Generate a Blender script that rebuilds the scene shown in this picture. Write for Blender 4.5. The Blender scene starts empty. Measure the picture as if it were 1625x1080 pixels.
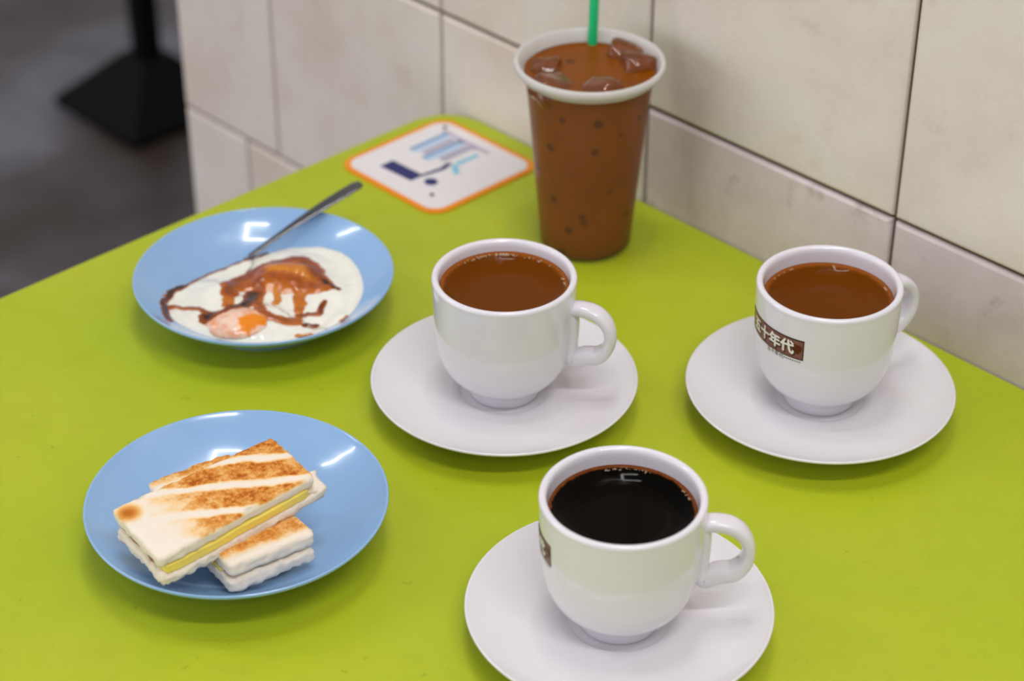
import bpy, bmesh, math, random
from mathutils import Vector, Matrix, noise

# ---------------------------------------------------------------- camera, world, lamps, exposure
SC = bpy.context.scene
COL = SC.collection
Z0 = 0.75                                   # height of the table top above the floor
R = math.radians


def lin(r, g, b):
    f = lambda c: (c / 255 / 12.92) if c / 255 <= 0.04045 else ((c / 255 + 0.055) / 1.055) ** 2.4
    return (f(r), f(g), f(b), 1.0)


cam_d = bpy.data.cameras.new('camera')
cam = bpy.data.objects.new('camera', cam_d)
COL.objects.link(cam)
_r = Vector((0.6935781718, 0.7203758866, 0.0028109604))
_u = Vector((-0.3994994465, 0.3813853143, 0.8336338731))
_f = Vector((-0.5994576814, 0.5793132348, -0.5523102970))
cam.matrix_world = Matrix(((_r.x, _u.x, -_f.x, 0), (_r.y, _u.y, -_f.y, 0),
                           (_r.z, _u.z, -_f.z, Z0 + 0.66692), (0, 0, 0, 1)))
cam_d.sensor_width = 36
cam_d.lens = 74.1166
cam_d.clip_start = 0.05
cam_d.dof.use_dof = True
cam_d.dof.focus_distance = 1.05
cam_d.dof.aperture_fstop = 6.3
SC.camera = cam

SC.view_settings.view_transform = 'Standard'
SC.view_settings.look = 'None'
SC.view_settings.gamma = 1.0
SC.view_settings.use_curve_mapping = False
SC.view_settings.exposure = 0.0

world = bpy.data.worlds.new('room_light')
SC.world = world
world.use_nodes = True
world.node_tree.nodes['Background'].inputs[0].default_value = (0.97, 0.985, 1.0, 1)
world.node_tree.nodes['Background'].inputs[1].default_value = 0.44


def tube_lamp(name, loc, length, width, rotz, power, tint=(1.0, 0.975, 0.955)):
    d = bpy.data.lights.new(name, 'AREA')
    d.shape = 'RECTANGLE'
    d.size = length
    d.size_y = width
    d.energy = power
    d.color = tint
    o = bpy.data.objects.new(name, d)
    o.location = loc
    o.rotation_euler = (0, 0, rotz)
    COL.objects.link(o)
    return o


# fluorescent tubes under the ceiling: three set as an open square over the table, single ones further off
LX, LY, LZ = -0.76, 0.64, 2.70
_c, _s = math.cos(R(46)), math.sin(R(46))
for dx, dy, rz in ((0, 0.18, 46), (0, -0.18, 46), (0.17, 0, 136)):
    tube_lamp('fluorescent_tube', (LX + dx * _c - dy * _s, LY + dx * _s + dy * _c, LZ), 0.36, 0.032, R(rz), 2.8)
tube_lamp('fluorescent_tube', (0.42, 0.20, LZ), 1.10, 0.12, R(46), 19)
tube_lamp('fluorescent_tube', (-2.6, -0.5, LZ), 1.20, 0.08, R(40), 10)
tube_lamp('fluorescent_tube', (1.1, -0.6, LZ), 0.32, 0.05, R(40), 4.5)
# added soft fill from behind the camera, brightening wall and cup fronts
front = bpy.data.lights.new('added_front_fill', 'AREA')
front.shape = 'RECTANGLE'
front.size, front.size_y = 4.2, 2.2
front.energy = 58
front.color = (1.0, 0.975, 0.985)
fo = bpy.data.objects.new('added_front_fill', front)
fo.location = (-2.6, -3.2, 1.6)
fo.rotation_euler = (R(88), 0, R(-20))
COL.objects.link(fo)

# ---------------------------------------------------------------- helpers


def tag(o, label=None, cat=None, group=None, kind=None):
    if label: o['label'] = label
    if cat: o['category'] = cat
    if group: o['group'] = group
    if kind: o['kind'] = kind
    return o


def thing(name, label, cat, loc=(0, 0, 0), rotz=0.0, group=None):
    o = bpy.data.objects.new(name, None)
    o.empty_display_size = 0.02
    COL.objects.link(o)
    o.location = loc
    o.rotation_euler = (0, 0, rotz)
    return tag(o, label, cat, group)


def obj(name, bm, mat, parent=None, smooth=True, loc=None, rot=None):
    me = bpy.data.meshes.new(name)
    bmesh.ops.recalc_face_normals(bm, faces=bm.faces)
    bm.to_mesh(me)
    bm.free()
    if smooth:
        for p in me.polygons: p.use_smooth = True
    if mat: me.materials.append(mat)
    o = bpy.data.objects.new(name, me)
    COL.objects.link(o)
    if parent: o.parent = parent
    if loc: o.location = loc
    if rot: o.rotation_euler = rot
    return o


def dup(root, loc, rotz, label=None):
    r = root.copy()
    COL.objects.link(r)
    r.location = loc
    r.rotation_euler = (0, 0, rotz)
    if label: r['label'] = label
    for ch in list(root.children):
        c = ch.copy()
        COL.objects.link(c)
        c.parent = r
        for g in ch.children:
            d = g.copy()
            COL.objects.link(d)
            d.parent = c
    return r


def lathe(profile, n=96, bm=None, c=(0, 0, 0)):
    """profile: (r, z) list; r == 0 at an end makes a pole"""
    bm = bm or bmesh.new()
    rings = []
    for r, z in profile:
        if r < 1e-7:
            rings.append([bm.verts.new((c[0], c[1], c[2] + z))])
        else:
            rings.append([bm.verts.new((c[0] + r * math.cos(2 * math.pi * i / n), c[1] + r * math.sin(2 * math.pi * i / n), c[2] + z)) for i in range(n)])
    for a, b in zip(rings, rings[1:]):
        for i in range(n):
            j = (i + 1) % n
            if len(a) == 1 and len(b) == 1: break
            if len(a) == 1: bm.faces.new((a[0], b[i], b[j]))
            elif len(b) == 1: bm.faces.new((a[i], b[0], a[j]))
            else: bm.faces.new((a[i], b[i], b[j], a[j]))
    return bm


def catmull(pts, k=6, closed=False):
    out = []
    n = len(pts)
    V = [Vector(p) for p in pts]
    for i in range(n if closed else n - 1):
        g = lambda q: V[q % n] if closed else V[max(0, min(n - 1, q))]
        p0, p1, p2, p3 = g(i - 1), g(i), g(i + 1), g(i + 2)
        for s in range(k):
            t = s / k
            out.append(0.5 * ((2 * p1) + (p2 - p0) * t + (2 * p0 - 5 * p1 + 4 * p2 - p3) * t * t + (3 * p1 - p0 - 3 * p2 + p3) * t ** 3))
    if not closed: out.append(V[-1])
    return out


def smooth_profile(pts, k=4):
    return [(max(0.0, p.x), p.y) for p in catmull([(a, b, 0) for a, b in pts], k)]


def box(bm, x0, x1, y0, y1, z0, z1, bev=0.0, seg=2):
    r = bmesh.ops.create_cube(bm, size=1.0)
    for v in r['verts']:
        v.co = Vector((x0 + (v.co.x + .5) * (x1 - x0), y0 + (v.co.y + .5) * (y1 - y0), z0 + (v.co.z + .5) * (z1 - z0)))
    if bev:
        es = list({e for v in r['verts'] for e in v.link_edges})
        bmesh.ops.bevel(bm, geom=es, offset=bev, segments=seg, affect='EDGES', profile=0.5)
    return bm


def rounded_rect(x0, x1, y0, y1, r, k=8):
    pts = []
    for cx, cy, a0 in ((x1 - r, y1 - r, 0), (x0 + r, y1 - r, 90), (x0 + r, y0 + r, 180), (x1 - r, y0 + r, 270)):
        for i in range(k + 1):
            a = R(a0 + 90 * i / k)
            pts.append((cx + r * math.cos(a), cy + r * math.sin(a)))
    return pts


def prism(pts, z0, z1, bm=None, bev=0.0):
    bm = bm or bmesh.new()
    lo = [bm.verts.new((x, y, z0)) for x, y in pts]
    hi = [bm.verts.new((x, y, z1)) for x, y in pts]
    n = len(pts)
    top = bm.faces.new(hi)
    bm.faces.new(lo[::-1])
    for i in range(n): bm.faces.new((lo[i], lo[(i + 1) % n], hi[(i + 1) % n], hi[i]))
    if bev: bmesh.ops.bevel(bm, geom=list(top.edges), offset=bev, segments=3, affect='EDGES', profile=0.5)
    return bm


def sweep(path, sizes, side, n=14, closed=False, bm=None, pw=2.6):
    """tube of super-elliptic section along path; sizes (half thickness, half width along side)"""
    bm = bm or bmesh.new()
    side = Vector(side)
    N = len(path)
    rings = []
    for i, p in enumerate(path):
        a = path[(i - 1) % N] if closed else path[max(0, i - 1)]
        b = path[(i + 1) % N] if closed else path[min(N - 1, i + 1)]
        t = (Vector(b) - Vector(a)).normalized()
        w = (side - t * side.dot(t)).normalized()
        nn = t.cross(w)
        h, s = sizes[i]
        ring = []
        for q in range(n):
            an = 2 * math.pi * q / n
            ca, sa = math.cos(an), math.sin(an)
            e = 2 / pw
            ring.append(bm.verts.new(Vector(p) + nn * h * math.copysign(abs(ca) ** e, ca) + w * s * math.copysign(abs(sa) ** e, sa)))
        rings.append(ring)
    for i in range(N if closed else N - 1):
        A, B = rings[i], rings[(i + 1) % N]
        for q in range(n): bm.faces.new((A[q], A[(q + 1) % n], B[(q + 1) % n], B[q]))
    if not closed:
        bm.faces.new(rings[0][::-1])
        bm.faces.new(rings[-1])
    return bm


# ---------------------------------------------------------------- materials
class NT:
    def __init__(self, m):
        m.use_nodes = True
        self.t = m.node_tree
        self.b = self.t.nodes['Principled BSDF']

    def n(self, kind, **kw):
        x = self.t.nodes.new(kind)
        for k, v in kw.items():
            if k.startswith('i_'): x.inputs[k[2:].replace('_', ' ')].default_value = v
            else: setattr(x, k, v)
        return x

    def l(self, a, b): self.t.links.new(a, b)

    def coord(self, kind='Object'):
        return self.n('ShaderNodeTexCoord').outputs[kind]

    def noise(self, scale, detail=3, rough=0.55, vec=None, dist=0.0):
        x = self.n('ShaderNodeTexNoise')
        x.inputs['Scale'].default_value = scale
        x.inputs['Detail'].default_value = detail
        x.inputs['Roughness'].default_value = rough
        x.inputs['Distortion'].default_value = dist
        self.l(vec if vec else self.coord(), x.inputs['Vector'])
        return x.outputs['Fac']

    def ramp(self, fac, stops):
        x = self.n('ShaderNodeValToRGB')
        e = x.color_ramp.elements
        while len(e) < len(stops): e.new(0.5)
        for q, (p, c) in zip(e, stops):
            q.position = p
            q.color = c if len(c) == 4 else (*c, 1)
        self.l(fac, x.inputs['Fac'])
        return x.outputs['Color']

    def rng(self, v, a, b, c=0.0, d=1.0, smooth=True):
        x = self.n('ShaderNodeMapRange')
        if smooth: x.interpolation_type = 'SMOOTHSTEP'
        for k, q in zip(('From Min', 'From Max', 'To Min', 'To Max'), (a, b, c, d)): x.inputs[k].default_value = q
        self.l(v, x.inputs['Value'])
        return x.outputs['Result']

    def math(self, op, a, b=None, c=None):
        x = self.n('ShaderNodeMath', operation=op)
        for i, q in enumerate((a, b, c)):
            if q is None: continue
            if isinstance(q, (int, float)): x.inputs[i].default_value = q
            else: self.l(q, x.inputs[i])
        return x.outputs[0]

    def mix(self, fac, a, b):
        x = self.n('ShaderNodeMix', data_type='RGBA')
        for s, q in ((x.inputs[0], fac), (x.inputs[6], a), (x.inputs[7], b)):
            if isinstance(q, (int, float)): s.default_value = q
            elif isinstance(q, tuple): s.default_value = q
            else: self.l(q, s)
        return x.outputs[2]

    def sep(self, v):
        x = self.n('ShaderNodeSeparateXYZ')
        self.l(v, x.inputs[0])
        return x.outputs

    def bump(self, h, strength, dist):
        x = self.n('ShaderNodeBump')
        x.inputs['Strength'].default_value = strength
        x.inputs['Distance'].default_value = dist
        self.l(h, x.inputs['Height'])
        self.l(x.outputs['Normal'], self.b.inputs['Normal'])


def mat(name, col, rough=0.4, spec=0.5, coat=0.0, metal=0.0, trans=0.0, ior=None, sss=0.0, sss_r=None, var=0.0, var_scale=60.0):
    m = bpy.data.materials.new(name)
    t = NT(m)
    b = t.b.inputs
    b['Base Color'].default_value = col
    b['Roughness'].default_value = rough
    b['Specular IOR Level'].default_value = spec
    b['Coat Weight'].default_value = coat
    b['Coat Roughness'].default_value = 0.04
    b['Metallic'].default_value = metal
    b['Transmission Weight'].default_value = trans
    if ior: b['IOR'].default_value = ior
    if sss:
        b['Subsurface Weight'].default_value = sss
        b['Subsurface Radius'].default_value = sss_r or (1, .6, .4)
        b['Subsurface Scale'].default_value = 0.003
    if var:
        f = t.noise(var_scale, 4)
        d = tuple(c * (1 - var) for c in col[:3]) + (1,)
        u = tuple(min(1, c * (1 + var * .6)) for c in col[:3]) + (1,)
        t.l(t.ramp(f, [(0.3, d), (0.7, u)]), b['Base Color'])
    m.diffuse_color = col
    return m, t


def M(*a, **k): return mat(*a, **k)[0]


# green laminate table top
m_table, t = mat('green_laminate', lin(170, 182, 32), 0.42, 0.35)
f1 = t.noise(7, 5, 0.6)
f2 = t.noise(55, 4, 0.6)
c = t.ramp(f1, [(0.3, lin(163, 180, 24)), (0.7, lin(176, 186, 38))])
spots = t.rng(t.noise(150, 2), 0.70, 0.78, 0, 0.35)
c = t.mix(spots, c, lin(120, 120, 20))
c = t.mix(t.rng(f2, 0.45, 0.75, 0, 0.25), c, lin(160, 168, 24))
t.l(c, t.b.inputs['Base Color'])
t.l(t.rng(f2, 0.3, 0.7, 0.36, 0.5), t.b.inputs['Roughness'])
t.bump(t.noise(420, 2), 0.06, 0.0004)
m_edge = M('green_edge_band', lin(150, 165, 40), 0.5, var=0.08)

# glazed wall tile
m_tile, t = mat('cream_glazed_tile', lin(206, 198, 188), 0.22, 0.45)
oi = t.n('ShaderNodeObjectInfo')
va = t.n('ShaderNodeVectorMath', operation='ADD')
t.l(t.coord(), va.inputs[0])
vs = t.n('ShaderNodeVectorMath', operation='SCALE')
cb = t.n('ShaderNodeCombineXYZ')
t.l(oi.outputs['Random'], cb.inputs[0]); t.l(oi.outputs['Random'], cb.inputs[2])
t.l(cb.outputs[0], vs.inputs[0]); vs.inputs['Scale'].default_value = 9.0
t.l(vs.outputs[0], va.inputs[1])
V = va.outputs[0]
n1 = t.noise(9, 5, 0.62, V)
n2 = t.noise(26, 5, 0.65, V)
n3 = t.noise(70, 3, 0.6, V)
c = t.ramp(n1, [(0.28, lin(212, 196, 184)), (0.5, lin(222, 212, 204)), (0.75, lin(228, 222, 218))])
c = t.mix(t.rng(n2, 0.56, 0.78, 0, 0.55), c, lin(188, 172, 146))
c = t.mix(t.rng(n3, 0.70, 0.80, 0, 0.55), c, lin(150, 130, 112))
t.l(c, t.b.inputs['Base Color'])
t.l(t.rng(n2, 0.3, 0.7, 0.18, 0.34), t.b.inputs['Roughness'])
m_shaded_tile, t = mat('shaded_stained_tile', lin(190, 184, 182), 0.22, 0.45)  # stained tile, its greyer tone painted in for shade beside the table
n1 = t.noise(11, 5, 0.62); n2 = t.noise(30, 5, 0.65); n3 = t.noise(90, 3, 0.6)
c = t.ramp(n1, [(0.28, lin(198, 182, 182)), (0.6, lin(220, 207, 210)), (0.8, lin(226, 216, 220))])
c = t.mix(t.rng(n2, 0.56, 0.72, 0, 0.6), c, lin(150, 138, 128))
c = t.mix(t.rng(n3, 0.69, 0.76, 0, 0.8), c, lin(96, 78, 66))
# shade near the table painted in, darker toward the tile's bottom edge
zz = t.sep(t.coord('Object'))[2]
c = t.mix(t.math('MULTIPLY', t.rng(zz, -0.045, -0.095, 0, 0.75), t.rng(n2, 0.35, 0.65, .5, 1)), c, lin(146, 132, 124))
t.l(c, t.b.inputs['Base Color'])
m_grout, t = mat('dirty_brown_grout', lin(98, 72, 52), 0.9, 0.2, var=0.25, var_scale=40)

# floor
m_floor, t = mat('dark_floor_glare', lin(70, 65, 68), 0.35, 0.4)
f1 = t.noise(3.4, 3, 0.5)
f2 = t.noise(9, 4, 0.6)
c = t.ramp(f1, [(0.36, lin(66, 54, 48)), (0.50, lin(84, 75, 78)), (0.64, lin(124, 120, 132))])  # pale lavender patches paint in light reflected off the floor
c = t.mix(t.rng(f2, 0.5, 0.7, 0, 0.5), c, lin(62, 54, 56))
t.l(c, t.b.inputs['Base Color'])

m_black = M('black_painted_iron', lin(7, 7, 8), 0.5, 0.12, var=0.2)
m_blue = M('sky_blue_melamine', lin(140, 178, 222), 0.16, 0.5, coat=0.35, var=0.02, var_scale=30)
m_white = M('white_porcelain', lin(222, 219, 224), 0.12, 0.5, coat=0.3, var=0.012, var_scale=30)
m_cup = M('white_stoneware', lin(223, 219, 228), 0.12, 0.5, coat=0.3, var=0.015, var_scale=30)


def coffee_mat(name, base, edge, r_in, r_out, spec=0.05):
    m, t = mat(name, base, 0.06, spec)
    x = t.sep(t.coord())
    rr = t.math('SQRT', t.math('ADD', t.math('MULTIPLY', x[0], x[0]), t.math('MULTIPLY', x[1], x[1])))
    nn = t.math('MULTIPLY_ADD', t.noise(320, 3), 0.0018, -0.0009)
    c = t.mix(t.rng(t.math('ADD', rr, nn), r_in, r_out, 0, 1), base, edge)
    t.l(c, t.b.inputs['Base Color'])
    return m


m_black_coffee = coffee_mat('black_coffee', lin(6, 4, 2), lin(118, 62, 22), 0.0322, 0.0332, 0.05)
m_milk_coffee = coffee_mat('milk_coffee', lin(101, 50, 0), lin(146, 80, 26), 0.0310, 0.0335)
m_bubble = M('coffee_froth_bubble', lin(206, 170, 140), 0.08, 0.6, trans=0.3)

m_print = M('brown_print', lin(122, 78, 74), 0.3, 0.4, var=0.10, var_scale=500)
m_print_dark = M('dark_brown_print', lin(64, 32, 30), 0.3, 0.4, var=0.1, var_scale=500)
m_print_red = M('deep_red_brown_print', lin(84, 22, 8), 0.3, 0.4, var=0.1, var_scale=500)
m_print_white = M('white_print', lin(232, 226, 222), 0.3, 0.4, var=0.02)

# toast
def toast_mat(name, ang, freq, phase, pale_u0, pale_u1, spot=None, lo=-1.0, hi=-0.3, amp=1.0):
    """bread slice: browned stripes on its flat face, pale crumb on its cut sides"""
    m, t = mat(name, lin(240, 228, 212), 0.85, 0.2, sss=0.15, sss_r=(1, .7, .45))
    P = t.coord()
    x = t.sep(P)
    ca, sa = math.cos(ang), math.sin(ang)
    nlow = t.noise(60, 3, 0.55)
    v = t.math('ADD', t.math('MULTIPLY', x[0], -sa), t.math('MULTIPLY', x[1], ca))
    v = t.math('ADD', v, t.math('MULTIPLY_ADD', nlow, 0.008, -0.004))
    band = t.math('SINE', t.math('ADD', t.math('MULTIPLY', v, freq), phase))
    band = t.rng(band, lo, hi, 0, amp)
    fade = t.rng(t.math('ADD', x[0], t.math('MULTIPLY_ADD', nlow, 0.03, -0.015)), pale_u0, pale_u1)
    fine = t.noise(520, 4, 0.65)
    tex = t.math('MULTIPLY', t.rng(fine, 0.32, 0.62, 0.72, 1.0), t.rng(t.noise(130, 4, 0.6), 0.3, 0.65, 0.55, 1.0))
    amt = t.math('MULTIPLY', t.math('MULTIPLY', band, fade), tex)
    if spot:
        dx = t.math('SUBTRACT', x[0], spot[0]); dy = t.math('SUBTRACT', x[1], spot[1])
        dd = t.math('SQRT', t.math('ADD', t.math('MULTIPLY', dx, dx), t.math('MULTIPLY', dy, dy)))
        amt = t.math('MAXIMUM', amt, t.rng(dd, spot[2], 0.001, 0, 0.9))
    amt = t.math('MULTIPLY', amt, t.rng(t.math('ABSOLUTE', x[2]), 0.0066, 0.0086))
    c = t.ramp(amt, [(0.0, lin(237, 225, 210)), (0.25, lin(238, 204, 152)), (0.55, lin(222, 158, 80)), (0.85, lin(196, 116, 40)), (1.0, lin(164, 82, 22))])
    t.l(c, t.b.inputs['Base Color'])
    t.bump(fine, 0.5, 0.0008)
    return m


m_toast_a = toast_mat('browned_toast', R(-29), 330, -2.89, -0.034, -0.002, (-0.0395, 0.0125, 0.0095))
m_toast_b = toast_mat('lightly_browned_toast', R(86), 163, 0.5, -0.2, -0.1, lo=-0.1, hi=1.15, amp=0.95)
m_crumb = M('white_bread_crumb', lin(240, 228, 214), 0.9, 0.15, sss=0.15, var=0.06, var_scale=300)
m_butter = M('yellow_butter', lin(246, 220, 104), 0.32, 0.45, sss=0.25, sss_r=(1, .8, .3), var=0.05, var_scale=150)
m_kaya = M('brown_kaya_jam', lin(150, 92, 44), 0.5, 0.4, var=0.25, var_scale=400)

# eggs
m_eggwhite = M('soft_egg_white', lin(238, 236, 226), 0.14, 0.5, sss=0.3, sss_r=(1, .95, .85), var=0.04, var_scale=90)
m_yolk, t = mat('soft_egg_yolk', lin(236, 150, 110), 0.12, 0.5, sss=0.3, sss_r=(1, .6, .3))
at = t.n('ShaderNodeAttribute', attribute_name='broken')
c = t.mix(at.outputs['Fac'], t.ramp(t.noise(160, 3), [(0.35, lin(232, 160, 118)), (0.6, lin(240, 206, 186))]), lin(236, 136, 8))
t.l(c, t.b.inputs['Base Color'])
m_sauce, t = mat('dark_soy_sauce', lin(60, 24, 6), 0.07, 0.5)
at = t.n('ShaderNodeAttribute', attribute_name='thick')
c = t.ramp(t.math('ADD', at.outputs['Fac'], t.math('MULTIPLY_ADD', t.noise(220, 3), 0.5, -0.25)),
           [(0.0, lin(210, 134, 40)), (0.3, lin(182, 94, 12)), (0.6, lin(132, 58, 6)), (1.0, lin(36, 20, 11))])
t.l(c, t.b.inputs['Base Color'])
m_steel = M('dull_spoon_steel', lin(112, 112, 116), 0.22, 0.5, metal=1.0)

# iced drink
m_plastic = M('clear_plastic', (0.5, 0.5, 0.5, 1), 0.16, 0.3)
m_plastic.node_tree.nodes['Principled BSDF'].inputs['Alpha'].default_value = 0.02
m_lip = M('milky_plastic_lip', lin(232, 228, 226), 0.22, 0.5, trans=0.35, ior=1.3)
m_tea, t = mat('iced_milk_tea', lin(118, 66, 16), 0.3, 0.12)
vo = t.n('ShaderNodeTexVoronoi')
vo.inputs['Scale'].default_value = 58
t.l(t.coord(), vo.inputs['Vector'])
c = t.ramp(t.noise(28, 3), [(0.3, lin(118, 60, 0)), (0.7, lin(130, 68, 0))])
c = t.mix(t.rng(vo.outputs['Distance'], 0.20, 0.13, 0, 0.65), c, lin(56, 32, 14))
t.l(c, t.b.inputs['Base Color'])
m_ice, t = mat('tea_stained_ice', lin(220, 150, 72), 0.03, 0.9, trans=0.9, ior=1.31, coat=0.6)
m_straw = M('green_plastic_straw', lin(16, 196, 120), 0.3, 0.5, trans=0.1)

# sticker
m_st_orange = M('orange_border_print', lin(236, 140, 8), 0.4, 0.4, var=0.03)
m_st_white = M('white_sticker_face', lin(226, 222, 224), 0.35, 0.4, var=0.015)
m_st_navy = M('navy_print', lin(36, 38, 104), 0.4, 0.4, var=0.05)
m_st_blue = M('steel_blue_print', lin(128, 158, 196), 0.4, 0.4, var=0.04)
m_st_pale = M('pale_blue_print', lin(180, 206, 234), 0.4, 0.4, var=0.03)
m_st_grey = M('grey_violet_print', lin(172, 166, 188), 0.4, 0.4, var=0.04)
m_st_cyan = M('cyan_print', lin(132, 196, 224), 0.4, 0.4, var=0.04)
m_screw = M('dark_screw', lin(92, 86, 78), 0.4, 0.5, metal=0.6)

# ---------------------------------------------------------------- setting
YW = 0.8712                                  # face of the wall tiles
bm = bmesh.new()
box(bm, -7, 2.5, -2.5, 6, -0.05, 0)
tag(obj('floor', bm, m_floor, smooth=False), kind='structure')

wall = obj('wall_back', box(bmesh.new(), -1.284, 1.2, YW + 0.0035, YW + 0.16, 0, 2.72), m_grout, smooth=False)
tag(wall, kind='structure')
ROW = 0.1855
G = 0.0026
random.seed(4)


def tile_mesh(w, h, name, mt):
    me_bm = box(bmesh.new(), -w / 2, w / 2, 0, 0.010, -h / 2, h / 2)
    es = [e for e in me_bm.edges if all(abs(v.co.y) < 1e-6 for v in e.verts)]
    bmesh.ops.bevel(me_bm, geom=es, offset=0.0022, segments=2, affect='EDGES', profile=0.5)
    me = bpy.data.meshes.new(name)
    bmesh.ops.recalc_face_normals(me_bm, faces=me_bm.faces)
    me_bm.to_mesh(me)
    me_bm.free()
    me.materials.append(mt)
    return me


cache = {}
for row in range(-5, 11):
    zc0 = Z0 + 0.067 + row * ROW
    z0, z1 = max(zc0, 0.0) + G / 2, zc0 + ROW - G / 2
    off = -0.592 if row >= -1 else -0.6325
    k = -4
    cols = [off + i * 0.1902 for i in range(-4, 10)]
    xs = [-1.284] + [x for x in cols if -1.284 + 0.012 < x < 1.19] + [1.2]
    for a, b in zip(xs, xs[1:]):
        w, h = round(b - a - G, 4), round(z1 - z0, 4)
        mt = m_shaded_tile if row == -1 and a > -0.80 else m_tile
        key = (w, h, mt.name)
        if key not in cache: cache[key] = tile_mesh(w, h, 'tile', mt)
        o = bpy.data.objects.new('tile', cache[key])
        COL.objects.link(o)
        o.parent = wall
        o.location = ((a + b) / 2, YW + random.uniform(-.0003, .0003), (z0 + z1) / 2)

# ---------------------------------------------------------------- tables
TX0, TX1, TY0, TY1 = -0.9645, -0.20, 0.115, 0.8700
tb = thing('cafe_table', 'lime green laminate cafe table against the tiled wall, holding plates and cups', 'table', ((TX0 + TX1) / 2, (TY0 + TY1) / 2, 0))
cx, cy = tb.location.x, tb.location.y
pts = [(x - cx, y - cy) for x, y in rounded_rect(TX0, TX1, TY0, TY1, 0.028)]
obj('tabletop', prism(pts, Z0 - 0.024, Z0, bev=0.0015), m_table, tb, smooth=False)
pts2 = [(x - cx, y - cy) for x, y in rounded_rect(TX0 + .002, TX1 - .002, TY0 + .002, TY1 - .002, 0.027)]
obj('underside', prism(pts2, Z0 - 0.036, Z0 - 0.0242), m_edge, tb, smooth=False, )
obj('column', lathe([(0, 0.03), (0.030, 0.03), (0.030, Z0 - 0.0365), (0, Z0 - 0.0365)], 32), m_black, tb)
obj('base', lathe([(0, 0), (0.2, 0), (0.2, 0.012), (0.18, 0.022), (0.05, 0.034), (0, 0.034)], 48), m_black, tb)

# far pedestal table behind the wall's end
ft = thing('pedestal_table', 'black pedestal of a far table standing on the dark floor past the wall end', 'table', (-2.350, 1.538, 0))
bm = bmesh.new()
s = 0.100
v0 = [bm.verts.new((x * s, y * s, 0)) for x, y in ((-1, -1), (1, -1), (1, 1), (-1, 1))]
v1 = [bm.verts.new((x * s, y * s, 0.012)) for x, y in ((-1, -1), (1, -1), (1, 1), (-1, 1))]
v2 = [bm.verts.new((x * .026, y * .024, 0.085)) for x, y in ((-1, -1), (1, -1), (1, 1), (-1, 1))]
for A, B in ((v0, v1), (v1, v2)):
    for i in range(4): bm.faces.new((A[i], A[(i + 1) % 4], B[(i + 1) % 4], B[i]))
bm.faces.new(v0[::-1]); bm.faces.new(v2)
obj('base', bm, m_black, ft, smooth=False)
obj('column', box(bmesh.new(), -.0165, .0165, -.0165, .0165, 0.045, 0.70, 0.004), m_black, ft, smooth=False)
obj('tabletop', prism(rounded_rect(-.30, .30, -.30, .30, 0.03), 0.70, 0.73, bev=0.002), m_table, ft, smooth=False)

# ---------------------------------------------------------------- square sticker on the table corner
stk = thing('table_sign', 'square white table sign with orange border and blue print at the table corner', 'sign', (-0.9055, 0.8083, Z0))
H = 0.0478
obj('border', prism(rounded_rect(-H, H, -H, H, 0.013), 0.0, 0.0012), m_st_orange, stk, smooth=False)
q = H - 0.0040
obj('face', prism(rounded_rect(-q, q, -q, q, 0.010), 0.0012, 0.0015), m_st_white, stk, smooth=False)


def flat(name, polys, mt):
    b = bmesh.new()
    for p in polys: prism(p, 0.0015, 0.00172, b)
    return obj(name, b, mt, stk, smooth=False)


def rect(x0, x1, y0, y1): return [(x0, y0), (x1, y0), (x1, y1), (x0, y1)]


def W(pts): return [(x + 0.9055, y - 0.8083) for x, y in pts]


flat('print', [W([(-.9300, .7785), (-.9015, .7800), (-.9015, .7905), (-.9300, .7895)]),
               W([(-.9030, .7900), (-.9010, .7885), (-.8975, .8060), (-.9000, .8150), (-.9030, .8130), (-.9010, .8050)]),
               W([(-.8915 + .0047 * math.cos(a * math.pi / 10), .7885 + .0042 * math.sin(a * math.pi / 10)) for a in range(20)])], m_st_navy)
flat('print', [W(rect(-.9350, -.9315, .8080, .8400)), W(rect(-.9205, -.9170, .8060, .8400))], m_st_blue)
flat('print', [W(rect(-.9314, -.9275, .8080, .8390)), W(rect(-.9169, -.9130, .8060, .8390))], m_st_pale)
flat('print', [W(rect(-.9260, -.9215, .8110, .8380)), W(rect(-.9118, -.9055, .8130, .8390)), W(rect(-.9380, -.8935, .8402, .8428)), W(rect(-.9210, -.9150, .8385, .8401)), W(rect(-.9080, -.9030, .8385, .8401))], m_st_grey)
flat('print', [W([(-.8995, .8170), (-.8955, .8170), (-.8955, .8350), (-.8985, .8350)]), W([(-.8990, .8130), (-.8890, .8060), (-.8865, .8090), (-.8965, .8165)])], m_st_cyan)
for x, y in ((-.8785, .7775), (-.9405, .8455)):
    obj('screw', lathe([(0, 0.0028), (0.0010, 0.0026), (0.0016, 0.0016), (0.0016, 0.0014)], 16), m_screw, stk, loc=(x + .9055, y - .8083, 0))

# ---------------------------------------------------------------- blue plates
PLATE_TOP = [(0, .0072), (.020, .0073), (.036, .0082), (.047, .0107), (.057, .0152), (.066, .0208), (.0715, .0249), (.0738, .0269)]


def plate_z(r):
    for (a, za), (b, zb) in zip(PLATE_TOP, PLATE_TOP[1:]):
        if r <= b: return za + (zb - za) * (r - a) / (b - a)
    return PLATE_TOP[-1][1]


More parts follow.
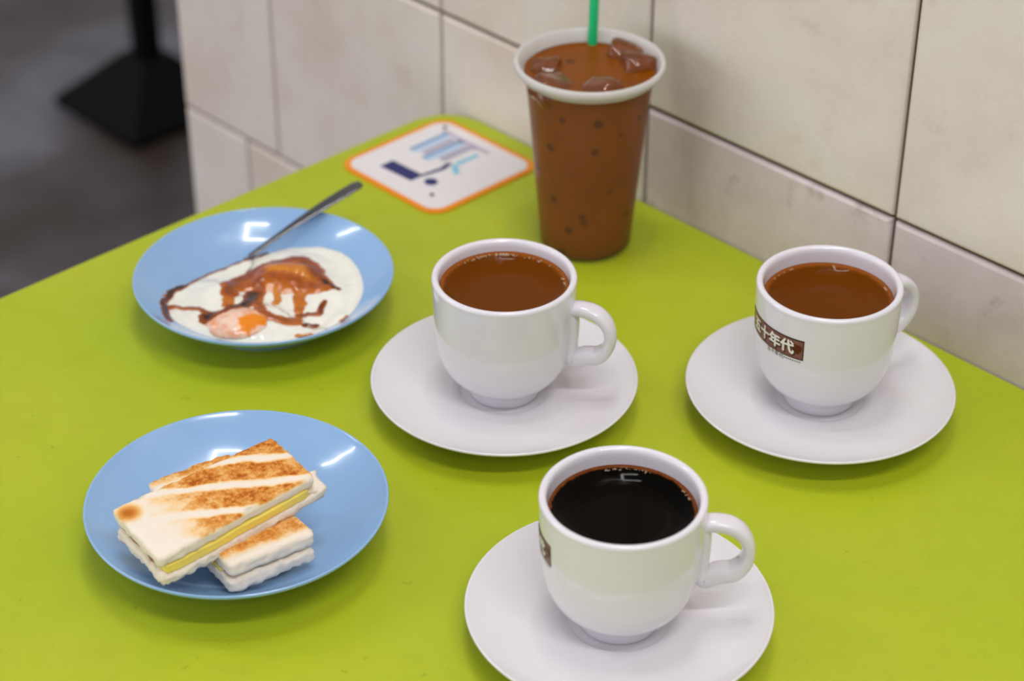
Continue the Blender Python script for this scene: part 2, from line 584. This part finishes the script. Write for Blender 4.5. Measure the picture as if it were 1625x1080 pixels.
prof = smooth_profile(PLATE_TOP) + [(.0746, .0272), (.0750, .0266), (.0747, .0256)] + smooth_profile([(.0742, .0248), (.0665, .0186), (.057, .0120), (.048, .0072), (.0425, .0048)]) + \
    [(.0420, .0006), (.0414, 0), (.0400, 0), (.0394, .0006), (.0390, .0040), (.030, .0044), (0, .0044)]
PE, PT = (-0.845, 0.617), (-0.687, 0.4754)
pl = tag(obj('plate', lathe(prof, 128), m_blue), 'sky blue round plate holding soft boiled eggs in soy sauce', 'plate', 'blue melamine plates')
pl.location = (*PE, Z0)
pl2 = pl.copy()
COL.objects.link(pl2)
pl2.location = (*PT, Z0)
pl2['label'] = 'sky blue round plate holding two crossed toast sandwiches'

# ---------------------------------------------------------------- soft boiled eggs
OUT = [(-.0215, -.0540), (-.0292, -.0485), (-.0380, -.0370), (-.0416, -.0236), (-.0420, -.0057), (-.0404, .0126), (-.0375, .0294), (-.0287, .0440), (-.0152, .0549), (.0006, .0588), (.0176, .0558),
       (.0361, .0447), (.0476, .0320), (.0562, .0168), (.0576, -.0007), (.0513, -.0184), (.0406, -.0324), (.0290, -.0450), (.0120, -.0545), (-.0070, -.0590)]
OUTC = [(p.x, p.y) for p in catmull([(x, y, 0) for x, y in OUT], 5, True)]


def poly_sd(x, y, P):
    d = 1e9
    inside = False
    n = len(P)
    for i in range(n):
        ax, ay = P[i]; bx, by = P[(i + 1) % n]
        if (ay > y) != (by > y) and x < (bx - ax) * (y - ay) / (by - ay) + ax: inside = not inside
        ex, ey = bx - ax, by - ay
        tt = max(0, min(1, ((x - ax) * ex + (y - ay) * ey) / (ex * ex + ey * ey)))
        d = min(d, math.hypot(x - ax - ex * tt, y - ay - ey * tt))
    return d if inside else -d


def gauss(x, y, cx, cy, sx, sy, a=0):
    c, s = math.cos(a), math.sin(a)
    u, v = (x - cx) * c + (y - cy) * s, -(x - cx) * s + (y - cy) * c
    return math.exp(-(u / sx) ** 2 - (v / sy) ** 2)


def sst(x, a, b):
    t = max(0.0, min(1.0, (x - a) / (b - a)))
    return t * t * (3 - 2 * t)


def dome(x, y, cx, cy, rx, ry, a, h):
    c, s = math.cos(a), math.sin(a)
    u, v = (x - cx) * c + (y - cy) * s, -(x - cx) * s + (y - cy) * c
    q = (u / rx) ** 2 + (v / ry) ** 2
    return h * math.sqrt(1 - q) if q < 1 else -1


YA = (.0175, -.0335)      # front yolk
YB = (.0010, .0160)       # rear yolk under the sauce


def white_h(x, y):
    sd = poly_sd(x, y, OUTC)
    if sd < -0.0012: return None
    base = plate_z(math.hypot(x, y))
    n = noise.noise(Vector((x * 90, y * 90, 3.1)))
    n2 = noise.noise(Vector((x * 240, y * 240, 8.4)))
    lump = .0055 * gauss(x, y, -.0165, -.0230, .013, .017, R(55)) + .003 * gauss(x, y, .030, .024, .022, .020) + .0035 * gauss(x, y, -.004, .038, .016, .012) \
        + .003 * gauss(x, y, .020, -.016, .012, .012) + .0025 * gauss(x, y, -.004, -.046, .013, .010)
    lump += .0042 * gauss(x, y, *YA, .0200, .0165, R(60)) + .0045 * gauss(x, y, *YB, .0225, .0180, R(40))
    h = max(base + 0.0006, 0.0122) + 0.0005 + lump + .0011 * n + .0004 * n2
    e = sst(sd, -0.0012, 0.0050)
    return base - 0.0006 + (h - base + 0.0006) * e


def yolk_h(x, y, which):
    if which == 0:
        d = dome(x, y, *YA, .0190, .0150, R(60), .0085)
        h = 0.0128 + d
        return None if d < 0 or h < plate_z(math.hypot(x, y)) else h + .0006 * noise.noise(Vector((x * 200, y * 200, 1)))
    d = dome(x, y, *YB, .0215, .0165, R(40), .0090)
    return None if d < 0 else 0.0132 + d + .0014 * noise.noise(Vector((x * 110, y * 110, 5)))


STROKES = [
    ([(-.007, -.0628), (-.0160, -.0585), (-.0255, -.0535), (-.0350, -.0420), (-.0385, -.0299), (-.0395, -.0135), (-.0390, .0046), (-.0370, .0190), (-.034, .027)], .0019, 1.0),
    ([(-.0223, -.0530), (-.0172, -.0456), (-.0100, -.0421), (.0026, -.0404)], .0021, .6),
    ([(-.0010, -.0270), (-.0060, -.0215), (-.0110, -.0175)], .0026, .25),
    ([(-.0100, -.0180), (-.0170, -.0100), (-.0190, .0040), (-.0200, .0200), (-.0120, .0330), (.0026, .0330), (.0172, .0275)], .0046, .6),
    ([(-.0140, -.0080), (-.0042, .0035), (.0086, .0119), (.0201, .0190), (.0226, .0270)], .0048, .45),
    ([(-.0110, .0065), (-.0020, -.0020), (.0060, -.0100), (.0160, -.0165), (.0250, -.0180), (.0320, -.0130), (.0374, -.0068)], .0030, .5),
    ([(.0035, -.0440), (.0052, -.0357), (.0061, -.0252), (.0057, -.0158), (-.0011, -.0082)], .0043, .95),
    ([(.0138, .0124), (.0220, .0080), (.0300, .0010)], .0030, .3),
    ([(.0335, -.0030), (.0370, .0020), (.0397, .0065), (.0340, .0160)], .0017, .7),
    ([(.0185, .0274), (.0225, .0285), (.0300, .0300)], .0016, 1.0),
    ([(.0424, -.0063), (.0450, -.0040), (.0474, -.0011)], .0016, .9),
    ([(.0491, -.0162), (.0540, -.0111)], .0012, .15),
    ([(.0570, .0090), (.0560, .0150)], .0012, .15),
    ([(.0062, .0045), (.0120, -.0006), (.0164, -.0046)], .0020, .1),
    ([(-.0120, .0120), (-.0020, .0210), (.0080, .0250)], .0060, .15),
]
STROKES = [([(p.x, p.y) for p in catmull([(a, b, 0) for a, b in pts], 5)], w * 1.25, d) for pts, w, d in STROKES]


def sauce_t(x, y):
    """thickness in metres and darkness 0..1; None where there is no sauce"""
    best, dark = -1, 0
    jx = x + .0016 * noise.noise(Vector((x * 170, y * 170, 0))) + .0008 * noise.noise(Vector((x * 420, y * 420, 2)))
    jy = y + .0016 * noise.noise(Vector((x * 170, y * 170, 9))) + .0008 * noise.noise(Vector((x * 420, y * 420, 6)))
    for pts, w, dk in STROKES:
        dmin = 1e9
        for (ax, ay), (bx, by) in zip(pts, pts[1:]):
            ex, ey = bx - ax, by - ay
            tt = max(0, min(1, ((jx - ax) * ex + (jy - ay) * ey) / (ex * ex + ey * ey + 1e-12)))
            dmin = min(dmin, math.hypot(jx - ax - ex * tt, jy - ay - ey * tt))
        q = 1 - dmin / w
        if q > best: best = q
        if q > 0: dark = max(dark, dk * min(1, .45 + .75 * q))
    return best, dark


def surface(x, y):
    hs = [h for h in (white_h(x, y), yolk_h(x, y, 0), yolk_h(x, y, 1)) if h is not None]
    return max(hs + [plate_z(math.hypot(x, y))])


def height_mesh(name, fn, mt, parent, step, ext=0.066, attr=None, origin=(0, 0)):
    n = int(2 * ext / step)
    idx, vs, fs, av = {}, [], [], []
    for i in range(n + 1):
        for j in range(n + 1):
            x, y = -ext + i * step, -ext + j * step
            r = fn(x, y)
            if r is None: continue
            z, a = r if isinstance(r, tuple) else (r, 0)
            idx[i, j] = len(vs)
            vs.append((x - origin[0], y - origin[1], z))
            av.append(a)
    for i in range(n):
        for j in range(n):
            k = [(i, j), (i + 1, j), (i + 1, j + 1), (i, j + 1)]
            k = [idx[q] for q in k if q in idx]
            if len(k) >= 3: fs.append(k)
    me = bpy.data.meshes.new(name)
    me.from_pydata(vs, [], fs)
    for p in me.polygons: p.use_smooth = True
    me.materials.append(mt)
    if attr:
        la = me.attributes.new(attr, 'FLOAT', 'POINT')
        la.data.foreach_set('value', av)
    o = bpy.data.objects.new(name, me)
    COL.objects.link(o)
    o.parent = parent
    return o


def side_of(x, y):      # which egg this bit of white belongs to
    return 0 if (y - (-.012 + 0.2 * x)) < 0 else 1


eggs = []
for k, lab in ((0, 'soft boiled egg at the front of the blue plate, pinkish yolk broken open orange'),
               (1, 'soft boiled egg at the rear of the blue plate, yolk covered in brown soy sauce')):
    e = thing('soft_boiled_egg', lab, 'egg', (*PE, Z0), group='soft boiled eggs on the blue plate')
    eggs.append(e)

    def wfn(x, y, k=k):
        if abs(y - (-.012 + 0.2 * x)) > 0.0011 and side_of(x, y) != k: return None
        return white_h(x, y)
    height_mesh('egg_white', wfn, m_eggwhite, e, 0.0011)

    def yfn(x, y, k=k):
        h = yolk_h(x, y, k)
        if h is None: return None
        w = white_h(x, y)
        br = 0.0
        if k == 0:
            jx = x + .0012 * noise.noise(Vector((x * 260, y * 260, 2)))
            jy = y + .0012 * noise.noise(Vector((x * 260, y * 260, 4)))
            br = sst(poly_sd(jx, jy, [(.0210, -.0350), (.0215, -.0250), (.0270, -.0215), (.0315, -.0235), (.0310, -.0310), (.0315, -.0370), (.0260, -.0400)]), -.0005, .0006)
        else: br = 0.15
        return (h, br)
    height_mesh('yolk', yfn, m_yolk, e, 0.0008, attr='broken')

sauce = thing('soy_sauce', 'dark brown soy sauce drizzled over the soft boiled eggs', 'sauce', (*PE, Z0))


def sfn(x, y):
    if math.hypot(x, y) > .068: return None
    q, dk = sauce_t(x, y)
    if q < -0.12: return None
    return (surface(x, y) + (0.0010 * sst(q, -0.02, 0.5) + 0.0001 if q > 0 else -0.0006), dk)


ss = height_mesh('drizzle', sfn, m_sauce, sauce, 0.00065, attr='thick')

# spoon
S = Vector((-.8800 - PE[0], .6330 - PE[1], .0155))
T = Vector((-.8715 - PE[0], .7135 - PE[1], .0375))
sp = thing('spoon', 'dull steel spoon with its bowl in the sauce and handle over the plate rim', 'spoon', (*PE, Z0))
d = (T - S)
side = Vector((0, 0, 1)).cross(d).normalized()
path, sizes = [], []
for i in range(25):
    q = i / 24
    p = S + d * q
    p.z += .0016 * math.sin(q * math.pi)
    path.append(p)
    w = .0019 + .0027 * sst(q, .12, .85) - (.0016 * sst(q, .95, 1.0))
    sizes.append((.0009, w))
obj('handle', sweep(path, sizes, side, 16), m_steel, sp)
bm = bmesh.new()
bowl_c = S - d.normalized() * .026 + Vector((-.0015, 0, -.0030))
bmesh.ops.create_uvsphere(bm, u_segments=28, v_segments=14, radius=1)
bmesh.ops.delete(bm, geom=[v for v in bm.verts if v.co.z > 0.05], context='VERTS')
mx = Matrix((d.normalized(), side, d.normalized().cross(side))).transposed()
for v in bm.verts:
    v.co = bowl_c + mx @ Matrix.Rotation(R(-16), 3, 'X') @ Vector((v.co.x * .0285, v.co.y * .0165, -abs(v.co.z) * -.0 + v.co.z * .0035))
obj('bowl', bm, m_steel, sp)

# ---------------------------------------------------------------- toast sandwiches


def slice_bm(L, Wd, Hh, z0, seed, rc=0.003, re=0.0016, rough=0.0008, torn=0.0, n=(44, 26, 6), taper=0.0):
    bm = bmesh.new()
    nx, ny, nz = n
    vid = {}

    def v(i, j, k):
        if (i, j, k) not in vid: vid[i, j, k] = bm.verts.new((L * (i / nx - .5), Wd * (j / ny - .5), Hh * (k / nz - .5)))
        return vid[i, j, k]
    for i in range(nx):
        for j in range(ny):
            bm.faces.new((v(i, j, 0), v(i, j + 1, 0), v(i + 1, j + 1, 0), v(i + 1, j, 0)))
            bm.faces.new((v(i, j, nz), v(i + 1, j, nz), v(i + 1, j + 1, nz), v(i, j + 1, nz)))
    for k in range(nz):
        for i in range(nx):
            bm.faces.new((v(i, 0, k), v(i + 1, 0, k), v(i + 1, 0, k + 1), v(i, 0, k + 1)))
            bm.faces.new((v(i, ny, k), v(i, ny, k + 1), v(i + 1, ny, k + 1), v(i + 1, ny, k)))
        for j in range(ny):
            bm.faces.new((v(0, j, k), v(0, j, k + 1), v(0, j + 1, k + 1), v(0, j + 1, k)))
            bm.faces.new((v(nx, j, k), v(nx, j + 1, k), v(nx, j + 1, k + 1), v(nx, j, k + 1)))
    hx, hy, hz = L / 2, Wd / 2, Hh / 2
    for q in bm.verts:
        p = q.co.copy()
        # plan corner rounding
        cxx, cyy = max(-(hx - rc), min(hx - rc, p.x)), max(-(hy - rc), min(hy - rc, p.y))
        dx, dy = p.x - cxx, p.y - cyy
        l = math.hypot(dx, dy)
        if l > rc: p.x, p.y = cxx + dx / l * rc, cyy + dy / l * rc
        # rounded top and bottom edges
        inset = re * max(0, (abs(p.z) - (hz - re)) / re) ** 2 if abs(p.z) > hz - re else 0
        edge = max(abs(p.x) / hx, abs(p.y) / hy)
        if edge > 0.93:
            p.x *= 1 - inset / hx * .8
            p.y *= 1 - inset / hy * .8
        N = Vector((p.x * 260, p.y * 260, p.z * 260 + seed * 7))
        N2 = Vector((p.x * 700, p.y * 700, p.z * 700 + seed * 3))
        sidew = sst(edge, .93, .99)
        a = noise.noise_vector(N) * rough * (.25 + .45 * sidew) + noise.noise_vector(N2) * rough * .9 * sidew
        p += a
        p.z += .0007 * noise.noise(Vector((p.x * 70, p.y * 70, seed)))
        if torn and p.x > hx - .014:
            k = min(1, (p.x - hx + .014) / .014) * sst(-p.y, -.012, .004)
            p.x += torn * k * (.55 + .5 * noise.noise(Vector((p.y * 130, p.z * 150, seed + 4.7))))
            p.z += k * (.0035 + .003 * noise.noise(Vector((p.x * 120, p.y * 160, seed + 1.7))))
            p.y += .002 * k * noise.noise(Vector((p.x * 300, p.z * 260, seed + 2.7)))
        if p.y < 0: p.y *= 1 + taper * sst(-p.x, -hx, hx)
        q.co = p + Vector((0, 0, z0))
    return bm


def sandwich(label, L, Wd, loc, rot, mt, seed, torn=0.0, butter_dx=0.0, open_side=-1, hs=.0066, gap=.0036, butter_y=.0012, butter_l=.92, taper=0.0, kaya=0.95):
    t = thing('toast_sandwich', label, 'toast', loc, group='toast sandwiches on the blue plate')
    t.rotation_euler = rot
    zt = gap / 2 + hs / 2
    obj('bread_slice', slice_bm(L, Wd, hs, zt, seed, taper=taper), mt, t)
    obj('bread_slice', slice_bm(L, Wd, hs, -zt, seed + 5, rough=0.0011, torn=torn, taper=taper), mt, t, loc=(0, -.0008, 0))
    b = bmesh.new()
    box(b, -L / 2 * butter_l + butter_dx, L / 2 * butter_l + butter_dx, -Wd / 2 - .0004, Wd / 2 - butter_y - .004, -gap / 2 - .0002, gap / 2 + .0002)
    bmesh.ops.subdivide_edges(b, edges=b.edges[:], cuts=11, use_grid_fill=True)
    for v in b.verts:
        n = noise.noise_vector(Vector((v.co.x * 160, v.co.y * 160, seed + v.co.z * 100)))
        v.co += Vector((n.x * .001, n.y * .0009, n.z * .0006))
    for v in b.verts:
        if v.co.y < 0: v.co.y *= 1 + taper * sst(-v.co.x, -L / 2, L / 2)
    bmesh.ops.smooth_vert(b, verts=b.verts, factor=.4, use_axis_x=True, use_axis_y=True, use_axis_z=True)
    obj('butter', b, m_butter, t)
    b = bmesh.new()
    box(b, -L / 2 * .95, -L / 2 * .95 + L * kaya, -Wd / 2 + .0012, Wd / 2 - .002, -gap / 2 - .0008, -gap / 2 + .0004)
    bmesh.ops.subdivide_edges(b, edges=b.edges[:], cuts=9, use_grid_fill=True)
    for v in b.verts: v.co += noise.noise_vector(Vector((v.co.x * 300, v.co.y * 300, seed))) * .0007
    obj('kaya_jam', b, m_kaya, t)
    return t


# lower piece: long axis close to the x axis, upper piece laid across it
sandwich('lightly browned toast sandwich lying under the crossed one, white bread end showing', .0910, .0460, (-.6795, .4655, Z0 + .0226), (R(0), R(-5.5), R(-10)), m_toast_b, 11, butter_dx=-.004, butter_l=.88, gap=.0014, hs=.0076, kaya=0.7)
sandwich('stripe-browned toast sandwich laid crosswise on top, yellow butter along its edge', .089, .0405, (-.6750, .4546, Z0 + .0398), (R(0), R(-3.0), R(82.5)), m_toast_a, 3, gap=.0043, torn=.008, butter_dx=-.001, taper=.30)

# ---------------------------------------------------------------- saucers, cups, coffee
prof = [(0, .0094), (.0205, .0094), (.0232, .0095), (.0246, .0101), (.0256, .0108)] + \
    smooth_profile([(.030, .0109), (.040, .0113), (.052, .0127), (.063, .0151), (.0695, .0174), (.0714, .0183)]) + [(.0722, .0185), (.0726, .0180), (.0724, .0172)] + \
    smooth_profile([(.0712, .0162), (.063, .0118), (.052, .0078), (.0445, .0058)]) + [(.0428, .0045), (.0424, .0006), (.0418, 0), (.0398, 0), (.0392, .0006), (.0386, .0050), (.030, .0058), (0, .0060)]
C1, C2, C3 = (-.5087, .5620), (-.6822, .6535), (-.5593, .7723)
sau = tag(obj('saucer', lathe(prof, 128), m_white), 'white saucer under the black coffee cup, nearest of the saucers', 'saucer', 'white saucers')
sau.location = (*C1, Z0)
for c, lab in ((C2, 'white saucer under the plain unprinted milk coffee cup beside the blue plates'), (C3, 'white saucer next to the tiled wall under the printed milk coffee cup')):
    s2 = sau.copy()
    COL.objects.link(s2)
    s2.location = (*c, Z0)
    s2['label'] = lab

CB = .0096                                    # saucer well height: where the cup foot stands
OUTER = [(.0192, .0002), (.0197, .0030), (.0200, .0064), (.0216, .0080), (.0252, .0102), (.0292, .0140), (.0325, .0190), (.0350, .0256), (.0365, .0335), (.0374, .0430), (.0379, .0530), (.0382, .0640), (.0383, .0700)]


def cup_r(z):
    for (a, za), (b, zb) in zip(OUTER, OUTER[1:]):
        if za <= z <= zb: return a + (b - a) * (z - za) / (zb - za)
    return OUTER[-1][0]


prof = [(0, .0030), (.0165, .0030), (.0172, .0002), (.0180, 0), (.0188, 0)] + smooth_profile(OUTER) + [(.0385, .0712), (.0383, .0722), (.0376, .0729), (.0365, .0730), (.0355, .0726), (.0349, .0717)] + \
    smooth_profile([(.0345, .0700), (.0340, .0600), (.0334, .0450), (.0318, .0300), (.0285, .0195), (.0225, .0120), (.012, .0088)]) + [(0, .0082)]
cup = thing('coffee_cup', 'plain unprinted white cup of milk coffee on the saucer between the plates and the wall', 'cup', (*C2, Z0 + CB), R(30), 'white coffee cups')
obj('body', lathe(prof, 128), m_cup, cup)
loop = [(.0374, .0580, .0034, .0052), (.0440, .0592, .0034, .0054), (.0510, .0574, .0032, .0056), (.0562, .0522, .0030, .0056), (.0584, .0450, .0030, .0055), (.0570, .0375, .0036, .0055), (.0520, .0318, .0046, .0054), (.0450, .0302, .0050, .0052),
        (.0385, .0272, .0048, .0050), (.0372, .0330, .0036, .0048), (.0378, .0420, .0032, .0048), (.0378, .0510, .0032, .0050)]
cm = catmull([(a, 0, b) for a, b, _, _ in loop], 6, True)
cs = catmull([(h, w, 0) for _, _, h, w in loop], 6, True)
obj('handle', sweep(cm, [(p.x, p.y) for p in cs], (0, 1, 0), 16, True), m_cup, cup)
cup3 = dup(cup, (*C3, Z0 + CB), R(77), 'white cup of milk coffee printed with a full brown logo, nearest the tiled wall')
cup1 = dup(cup, (*C1, Z0 + CB), R(42), 'white cup of black coffee in front, brown logo just showing at its left')


def text_mesh(s, size):
    cu = bpy.data.curves.new('lettering', 'FONT')
    cu.body = s
    cu.size = size
    cu.align_x = 'CENTER'
    cu.align_y = 'CENTER'
    cu.resolution_u = 3
    o = bpy.data.objects.new('lettering', cu)
    COL.objects.link(o)
    bpy.context.view_layer.update()
    dg = bpy.context.evaluated_depsgraph_get()
    me = bpy.data.meshes.new_from_object(o.evaluated_get(dg))
    bpy.data.objects.remove(o)
    b = bmesh.new()
    b.from_mesh(me)
    bpy.data.meshes.remove(me)
    bmesh.ops.triangulate(b, faces=b.faces)
    bmesh.ops.subdivide_edges(b, edges=[e for e in b.edges if e.calc_length() > .0016], cuts=2)
    return b


AZ = math.pi                                  # the print sits opposite the handle
RP = .0378


def wrap(b, eps, x0, y0, sx=1.0, sy=1.0, bold=0.0):
    for v in b.verts:
        x, z = x0 + v.co.x * sx, y0 + v.co.y * sy
        a = AZ + x / RP
        r = cup_r(z) + eps
        v.co = (r * math.cos(a), r * math.sin(a), z)
    return b


def grid_patch(x0, x1, y0, y1, nx, ny):
    b = bmesh.new()
    g = [[b.verts.new((x0 + (x1 - x0) * i / nx, y0 + (y1 - y0) * j / ny, 0)) for j in range(ny + 1)] for i in range(nx + 1)]
    for i in range(nx):
        for j in range(ny): b.faces.new((g[i][j], g[i + 1][j], g[i + 1][j + 1], g[i][j + 1]))
    return b


def join(bms):
    r = bmesh.new()
    for b in bms:
        me = bpy.data.meshes.new('tmp')
        b.to_mesh(me)
        b.free()
        r.from_mesh(me)
        bpy.data.meshes.remove(me)
    return r


HB, ZB0, ZB1 = 34 / 57.2958 * RP, .0553 - CB, .0676 - CB
ZM = (ZB0 + ZB1) / 2
pats = []
logo = obj('logo', wrap(grid_patch(-HB, HB, ZB0, ZB1, 48, 4), .00012, 0, 0), m_print, cup3)
logo['label'] = 'brown shop logo band with white lettering'
fr = join([wrap(grid_patch(-HB, HB, ZB1 - .0008, ZB1, 48, 1), .00018, 0, 0), wrap(grid_patch(-HB, HB, ZB0, ZB0 + .0006, 48, 1), .00018, 0, 0),
           wrap(grid_patch(-HB, -HB + .0006, ZB0, ZB1, 1, 4), .00018, 0, 0), wrap(grid_patch(HB - .0006, HB, ZB0, ZB1, 1, 4), .00018, 0, 0)])
obj('logo_frame', fr, m_print_dark, logo, smooth=False)
chars = '五十年代'
xs = [-.0118, -.0036, .0046, .0128]
sh, ch_ = [], []
for k, (ch, x) in enumerate(zip(chars, xs)):
    b = text_mesh(ch, .0086)
    co = [v.co.copy() for v in b.verts]
    mxx, mnx = max(p.x for p in co), min(p.x for p in co)
    myy, mny = max(p.y for p in co), min(p.y for p in co)
    for v in b.verts: v.co -= Vector(((mxx + mnx) / 2, (myy + mny) / 2, 0))
    for dx, dy in ((0, 0), (.00035, 0), (-.00035, 0), (0, .0003), (0, -.0003)):
        c2 = b.copy()
        for v in c2.verts: v.co += Vector((dx, dy, 0))
        ch_.append(wrap(c2, .00034, x, ZM + .0004, 0.98, 1.0))
    for dx, dy in ((.0007, -.0006), (.0011, -.0010), (.0004, -.0013)):
        c2 = b.copy()
        for v in c2.verts: v.co += Vector((dx, dy, 0))
        sh.append(wrap(c2, .00026, x, ZM + .0004, 0.98, 1.0))
    b.free()
obj('lettering', join(ch_), m_print_white, logo, smooth=False)
obj('lettering_shade', join(sh), m_print_dark, logo, smooth=False)
# little cup emblem at the right end of the band
b = bmesh.new()
pts = [(-.0026, .0020), (-.0012, .0027), (.0012, .0026), (.0027, .0018), (.0028, .0002), (.0018, -.0018), (.0004, -.0030), (-.0010, -.0024), (-.0024, -.0008)]
b.faces.new([b.verts.new((x, y, 0)) for x, y in pts])
bmesh.ops.triangulate(b, faces=b.faces)
obj('emblem', wrap(b, .00034, .0186, ZM + .0002), m_print_red, logo, smooth=False)
sm = wrap(text_mesh('五十年代', .0030), .0003, .0050, ZB0 - .0016, bold=1)
dash = join([sm] + [wrap(grid_patch(.0112 + k * .0013, .0119 + k * .0013, ZB0 - .0016, ZB0 - .0010, 2, 1), .0003, 0, 0) for k in range(8)])
sm = dash
obj('small_lettering', sm, m_print_dark, logo, smooth=False)
# same print on the black coffee cup
l2 = logo.copy()
COL.objects.link(l2)
l2.parent = cup1
for ch in list(logo.children):
    c = ch.copy()
    COL.objects.link(c)
    c.parent = l2


def coffee(name, label, c, level, rad, mt, bubbles, group=None):
    lv = level - CB
    top, wm = [], .0165                      # the surface climbs to the wall as a wide meniscus
    for k in range(13):
        q = k / 12
        top.append((rad - wm + wm * q, lv + .0012 - .5 * .66 * wm * (1 - q * q)))
    prof = [(0, top[0][1])] + top + [(rad - .0008, lv - .010), (rad - .0030, lv - .030), (0, lv - .034)]
    o = thing(name, label, 'coffee', (*c, Z0 + CB), 0, group)
    obj('liquid', lathe(prof, 96), mt, o)
    b = bmesh.new()
    for az, rr, s in bubbles:
        r = rad - .0017 - rr
        bmesh.ops.create_icosphere(b, subdivisions=2, radius=s, matrix=Matrix.Translation((r * math.cos(R(az)), r * math.sin(R(az)), lv + .0004 - rr * .5)))
    tag(obj('froth_bubbles', b, m_bubble, o), kind='stuff')
    return o


random.seed(7)
back = 135
bub2 = [(back + random.gauss(12, 24), random.uniform(0, .0012), random.uniform(.0003, .0007)) for _ in range(34)] + [(back + a, .0004, .0010) for a in (2, 5, -1, 9)] + \
    [(back - 80 + random.uniform(-10, 10), random.uniform(0, .001), random.uniform(.0003, .0006)) for _ in range(10)]
bub3 = [(back + random.uniform(30, 60), 0, .0005) for _ in range(5)] + [(back - 70 + random.uniform(-9, 9), 0, .0006) for _ in range(4)]
bub1 = [(back + random.uniform(-26, 14), random.uniform(0, .0010), random.uniform(.0002, .0004)) for _ in range(26)] + [(back - 68 + random.uniform(-8, 8), random.uniform(0, .0006), random.uniform(.0002, .0005)) for _ in range(14)]
coffee('milk_coffee', 'milky brown coffee with a rim of bubbles, in the plain unprinted cup', C2, .0752, .0341, m_milk_coffee, bub2, 'milk coffees')
coffee('milk_coffee', 'milky brown coffee in the printed cup nearest the tiled wall', C3, .0725, .0340, m_milk_coffee, bub3, 'milk coffees')
coffee('black_coffee', 'black coffee with a thin brown rim in the front cup', C1, .0728, .0340, m_black_coffee, bub1)

# ---------------------------------------------------------------- iced drink
PI_ = (-.7724, .8089)
ic = thing('plastic_cup', 'tall clear plastic cup of iced brown milk tea standing by the wall', 'cup', (*PI_, Z0))
prof = [(0, .0012), (.0255, .0012), (.0272, 0), (.0282, .0006), (.0286, .0030), (.0300, .0200), (.0345, .0720), (.0372, .1010), (.0395, .1150), (.0402, .1180), (.0396, .1180), (.0389, .1150), (.0366, .1010), (.0339, .0720), (.0294, .0200), (.0280, .0036), (.0268, .0024), (0, .0024)]
obj('body', lathe(prof, 96), m_plastic, ic)
prof = [(.0394, .1150), (.0404, .1150), (.0412, .1175), (.0436, .1185), (.0446, .1202), (.0447, .1220), (.0440, .1236), (.0426, .1238), (.0416, .1226), (.0408, .1205), (.0400, .1185), (.0394, .1150)]
obj('lip', lathe(prof, 96), m_lip, ic)
tea = thing('iced_tea', 'brown iced milk tea filling the tall clear plastic cup', 'drink', (*PI_, Z0))
prof = [(0, .0028), (.0262, .0028), (.0276, .0040), (.0290, .0200), (.0335, .0720), (.0362, .1010), (.0381, .1150), (.0386, .1163), (.0378, .1160), (.0300, .1158), (0, .1158)]
obj('liquid', lathe(prof, 96), m_tea, tea)


def ice_bm(sx, sy, sz, seed):
    b = bmesh.new()
    bmesh.ops.create_cube(b, size=1)
    bmesh.ops.subdivide_edges(b, edges=b.edges[:], cuts=6, use_grid_fill=True)
    for v in b.verts:
        p = v.co * 2
        q = Vector((max(-.5, min(.5, p.x)), max(-.5, min(.5, p.y)), max(-.5, min(.5, p.z))))
        dd = p - q
        if dd.length > 1e-6: p = q + dd.normalized() * .5
        p += noise.noise_vector(p * 1.1 + Vector((seed, 0, 0))) * .26
        v.co = Vector((p.x * sx, p.y * sy, p.z * sz))
    return b


ICE = [((.0215, .0240), (.011, .009, .009), (12, 20, 30), .1130, 'ice cube at the back of the iced drink, just behind the green straw'),
       ((.0290, .0090), (.010, .010, .009), (-20, 15, 60), .1135, 'large shiny ice cube at the right of the iced drink'),
       ((.0060, -.0220), (.011, .009, .008), (20, -15, 10), .1120, 'dark ice cube against the front lip of the iced drink'),
       ((-.0220, -.0180), (.011, .010, .008), (10, 18, 75), .1122, 'ice cube at the left front of the iced drink'),
       ((-.0250, .0050), (.009, .008, .008), (15, -10, 40), .1118, 'small ice cube at the far left of the iced drink')]
rx, ry = Vector((.6936, .7204)), Vector((-.7204, .6936))
for (px, py), s, rt, z, lab in ICE:
    o = tag(obj('ice_cube', ice_bm(*s, z * 9000 % 17), m_ice), lab, 'ice', 'ice cubes in the tall drink')
    p = rx * px + ry * py
    o.location = (PI_[0] + p.x, PI_[1] + p.y, Z0 + z)
    o.rotation_euler = [R(a) for a in rt]

# straw: leans on the rear of the lip
b = bmesh.new()
P0 = Vector((PI_[0] - .016, PI_[1] + .016, Z0 + .006))
P1 = Vector((PI_[0] - .0245, PI_[1] + .0275, Z0 + .112))
dd = (P1 - P0).normalized()
st = thing('drinking_straw', 'green plastic straw standing in the iced drink', 'straw', P0)
pth = [dd * (.215 * i / 20) for i in range(21)]
obj('tube', sweep(pth, [(.0029, .0029)] * 21, (1, 0, 0), 20, False, pw=2.0), m_straw, st)
